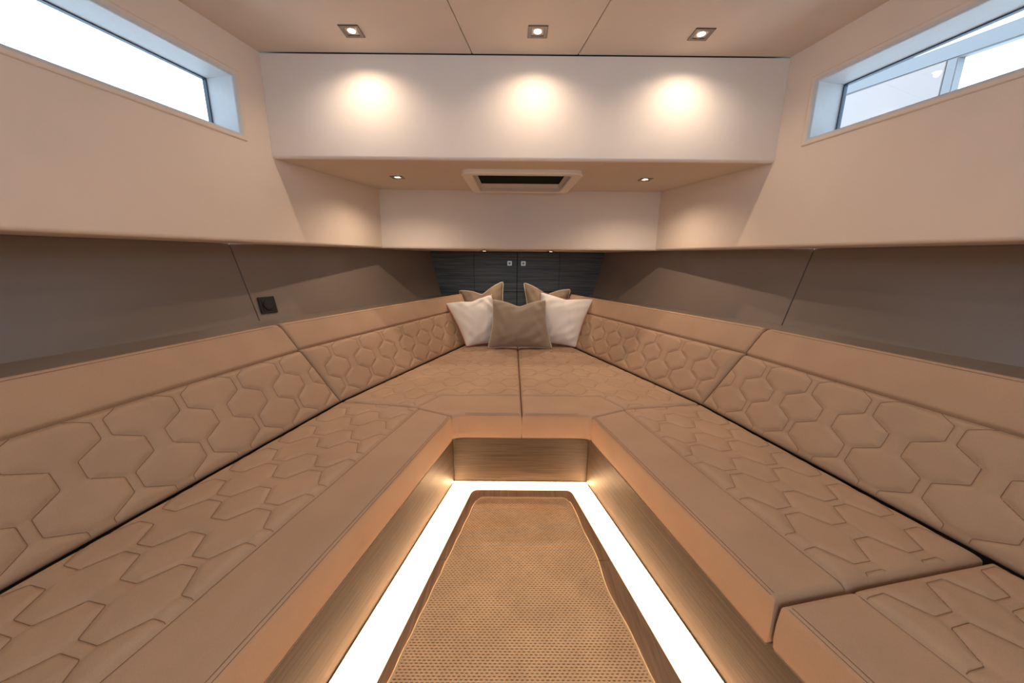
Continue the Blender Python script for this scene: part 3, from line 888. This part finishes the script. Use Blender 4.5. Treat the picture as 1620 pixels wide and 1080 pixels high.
# ------------------------------------------------------------------ downlights
def downlight(label, x, y, z, size, power, group, cone=150, blend=1.0, proud=0.0, lens_m=None):
    t = empty('downlight', (x, y, z), label, 'ceiling light', group)
    h = size / 2; i = size * 0.30; d = 0.004
    V = []; 
    for (s_, zz) in ((h, z), (h, z - d * .6), (h - .002, z - d), (i + .002, z - d), (i, z - d * .6), (i, z + .004)):
        V += [(x - s_, y - s_, zz), (x + s_, y - s_, zz), (x + s_, y + s_, zz), (x - s_, y + s_, zz)]
    F = []
    for r_ in range(5):
        for k in range(4):
            F.append((r_ * 4 + k, r_ * 4 + (k + 1) % 4, r_ * 4 + 4 + (k + 1) % 4, r_ * 4 + 4 + k))
    mesh_obj('bezel', V, F, BEZEL, t)
    mesh_obj('diffuser', [(x - i, y - i, z + .0005), (x + i, y - i, z + .0005), (x + i, y + i, z + .0005), (x - i, y + i, z + .0005)], [(3, 2, 1, 0)], LENSFROST, t)
    n = 16; r = i * .62
    mesh_obj('lens', [(x + r * math.cos(2 * math.pi * k / n), y + r * math.sin(2 * math.pi * k / n), z - .0008 - proud) for k in range(n)] + [(x + r * math.cos(2 * math.pi * k / n), y + r * math.sin(2 * math.pi * k / n), z) for k in range(n)], [tuple(range(n))[::-1]] + [(k, (k + 1) % n, n + (k + 1) % n, n + k) for k in range(n)], lens_m or LENS, t)
    ld = bpy.data.lights.new('lamp', 'SPOT'); ld.energy = power; ld.color = LAMP_COL
    ld.spot_size = math.radians(cone); ld.spot_blend = blend; ld.shadow_soft_size = 0.010
    lo = bpy.data.objects.new('lamp', ld); S.collection.objects.link(lo); lo.parent = t; lo.location = (0, 0, -0.012)
G1 = 'square downlights in the ceiling'; G2 = 'square downlights in the soffit'
downlight('left of the three square downlights in the ceiling', -0.717, 1.690, CZ, 0.080, CEIL_W, G1)
downlight('middle square downlight in the ceiling', 0.045, 1.682, CZ, 0.080, CEIL_W, G1)
downlight('right of the three square downlights in the ceiling', 0.717, 1.688, CZ, 0.080, CEIL_W, G1)
for x, y in ((-0.8, 0.25), (0.05, 0.25), (0.8, 0.25)):
    downlight('square downlight in the ceiling behind the camera, ' + ('far aft ' if y < 0 else 'row just aft ') + ('on the left' if x < -.1 else 'on the right' if x > .1 else 'in the middle'), x, y, CZ, 0.080, AFT_W, G1)
downlight('small square downlight left of the hatch under the soffit', -0.743, 2.278, sz(2.278), 0.072, SOFFIT_W, G2)
downlight('small square downlight right of the hatch under the soffit', 0.743, 2.278, sz(2.278), 0.072, SOFFIT_W, G2)
G3 = 'tiny downlights under the shelf edge'
downlight('tiny downlight over the left locker door', -0.29, 3.12, 1.231, 0.070, SHELF_W, G3, proud=.0045, lens_m=LENSFROST)
downlight('tiny downlight over the right locker door', 0.28, 3.12, 1.231, 0.070, SHELF_W, G3, proud=.0045, lens_m=LENSFROST)

# ------------------------------------------------------------------ hatch in the soffit
def hatch():
    t = empty('roof_hatch', (0, 2.3, 1.62), 'cream framed hatch with a black blind in the soffit between the small downlights', 'hatch')
    def ring(x, y0, y1, z, rc, n=5):
        out = []
        for cx, cy, a0 in ((x - rc, y1 - rc, 0), (-x + rc, y1 - rc, 90), (-x + rc, y0 + rc, 180), (x - rc, y0 + rc, 270)):
            for k in range(n):
                a = math.radians(a0 + 90 * k / (n - 1)); xx, yy = cx + rc * math.cos(a), cy + rc * math.sin(a)
                out.append((xx, yy, sz(yy) + z))
        return out
    def loft(name, rings, m, cap=False):
        n = len(rings[0]); V = [p for r in rings for p in r]; F = []
        for i in range(len(rings) - 1):
            for k in range(n): F.append((i * n + k, i * n + (k + 1) % n, (i + 1) * n + (k + 1) % n, (i + 1) * n + k))
        if cap: F.append(tuple(range((len(rings) - 1) * n, len(rings) * n)))
        o = mesh_obj(name, V, F, m, t); return o
    y0, y1, X = 2.04, 2.705, 0.335
    loft('hatch_frame', [ring(X, y0, y1, 0.0, .06), ring(X, y0, y1, -.018, .06), ring(X - .004, y0 + .004, y1 - .004, -.023, .058), ring(X - .055, y0 + .05, y1 - .055, -.023, .02), ring(X - .059, y0 + .054, y1 - .059, -.019, .018), ring(X - .059, y0 + .054, y1 - .059, 0.02, .018)], CREAMPL)
    loft('hatch_liner', [ring(X - .059, y0 + .054, y1 - .059, 0.004, .018), ring(X - .066, y0 + .061, y1 - .070, 0.030, .01)], CREAMPL)
    loft('blind', [ring(X - .060, y0 + .058, y1 - .062, 0.031, .01), ring(X - .066, y0 + .061, y1 - .068, 0.0305, .01)], BLACKGLASS, cap=True)
hatch()

# ------------------------------------------------------------------ rotary switch on the left panel
def switch():
    y, z = 1.975, 0.888
    o = Vector((-panx(y, z), y, z))
    U = Vector((0.391, 1, 0)).normalized()      # forward along the left panel
    Vz = Vector((-0.2442, 0, 1)).normalized(); Vz = (Vz - U * Vz.dot(U)).normalized()
    N = U.cross(Vz)
    if N.x < 0: N = -N
    t = empty('dimmer_switch', o, 'black square rotary dimmer switch on the left taupe panel', 'switch')
    h = 0.046
    p = [o + U * a * h + Vz * b * h for a, b in ((-1, -1), (1, -1), (1, 1), (-1, 1))]
    slab('plate', p, N * 0.009, BLACKPL, t, 0.002)
    p2 = [o + U * a * h * .72 + Vz * b * h * .72 + N * .009 for a, b in ((-1, -1), (1, -1), (1, 1), (-1, 1))]
    slab('insert', p2, N * 0.002, BLACKPL, t, 0.001)
    n = 28; V = []
    for rr, dd in ((.029, .010), (.0275, .017), (.025, .0185)):
        V += [o + U * rr * math.cos(2 * math.pi * k / n) + Vz * rr * math.sin(2 * math.pi * k / n) + N * dd for k in range(n)]
    F = [(i * n + k, i * n + (k + 1) % n, (i + 1) * n + (k + 1) % n, (i + 1) * n + k) for i in range(2) for k in range(n)] + [tuple(range(2 * n, 3 * n))]
    mesh_obj('knob', V, F, BLACKPL, t)
switch()

# ------------------------------------------------------------------ what stands outside the right window
nb = empty('neighbouring_boat', (3.3, 3.2, 1.4), 'pale neighbouring boat seen through the right window', 'boat')
def yz(name, pts, m, d=0.07, r=0.01):
    return slab(name, [(3.2, y, z) for y, z in pts], (d, 0, 0), m, nb, r)
yz('gunwale', [(-1.0, 2.16), (7.0, 3.33), (7.0, 3.20), (-1.0, 2.06)], HULL_B)
yz('hull_side', [(3.05, 1.5), (7.0, 1.5), (7.0, 3.17), (3.05, 2.64)], HULL_P, 0.05, 0.003)
yz('post', [(2.975, 1.5), (3.045, 1.5), (3.045, 2.64), (2.975, 2.63)], HULL_B, 0.06, 0.005)
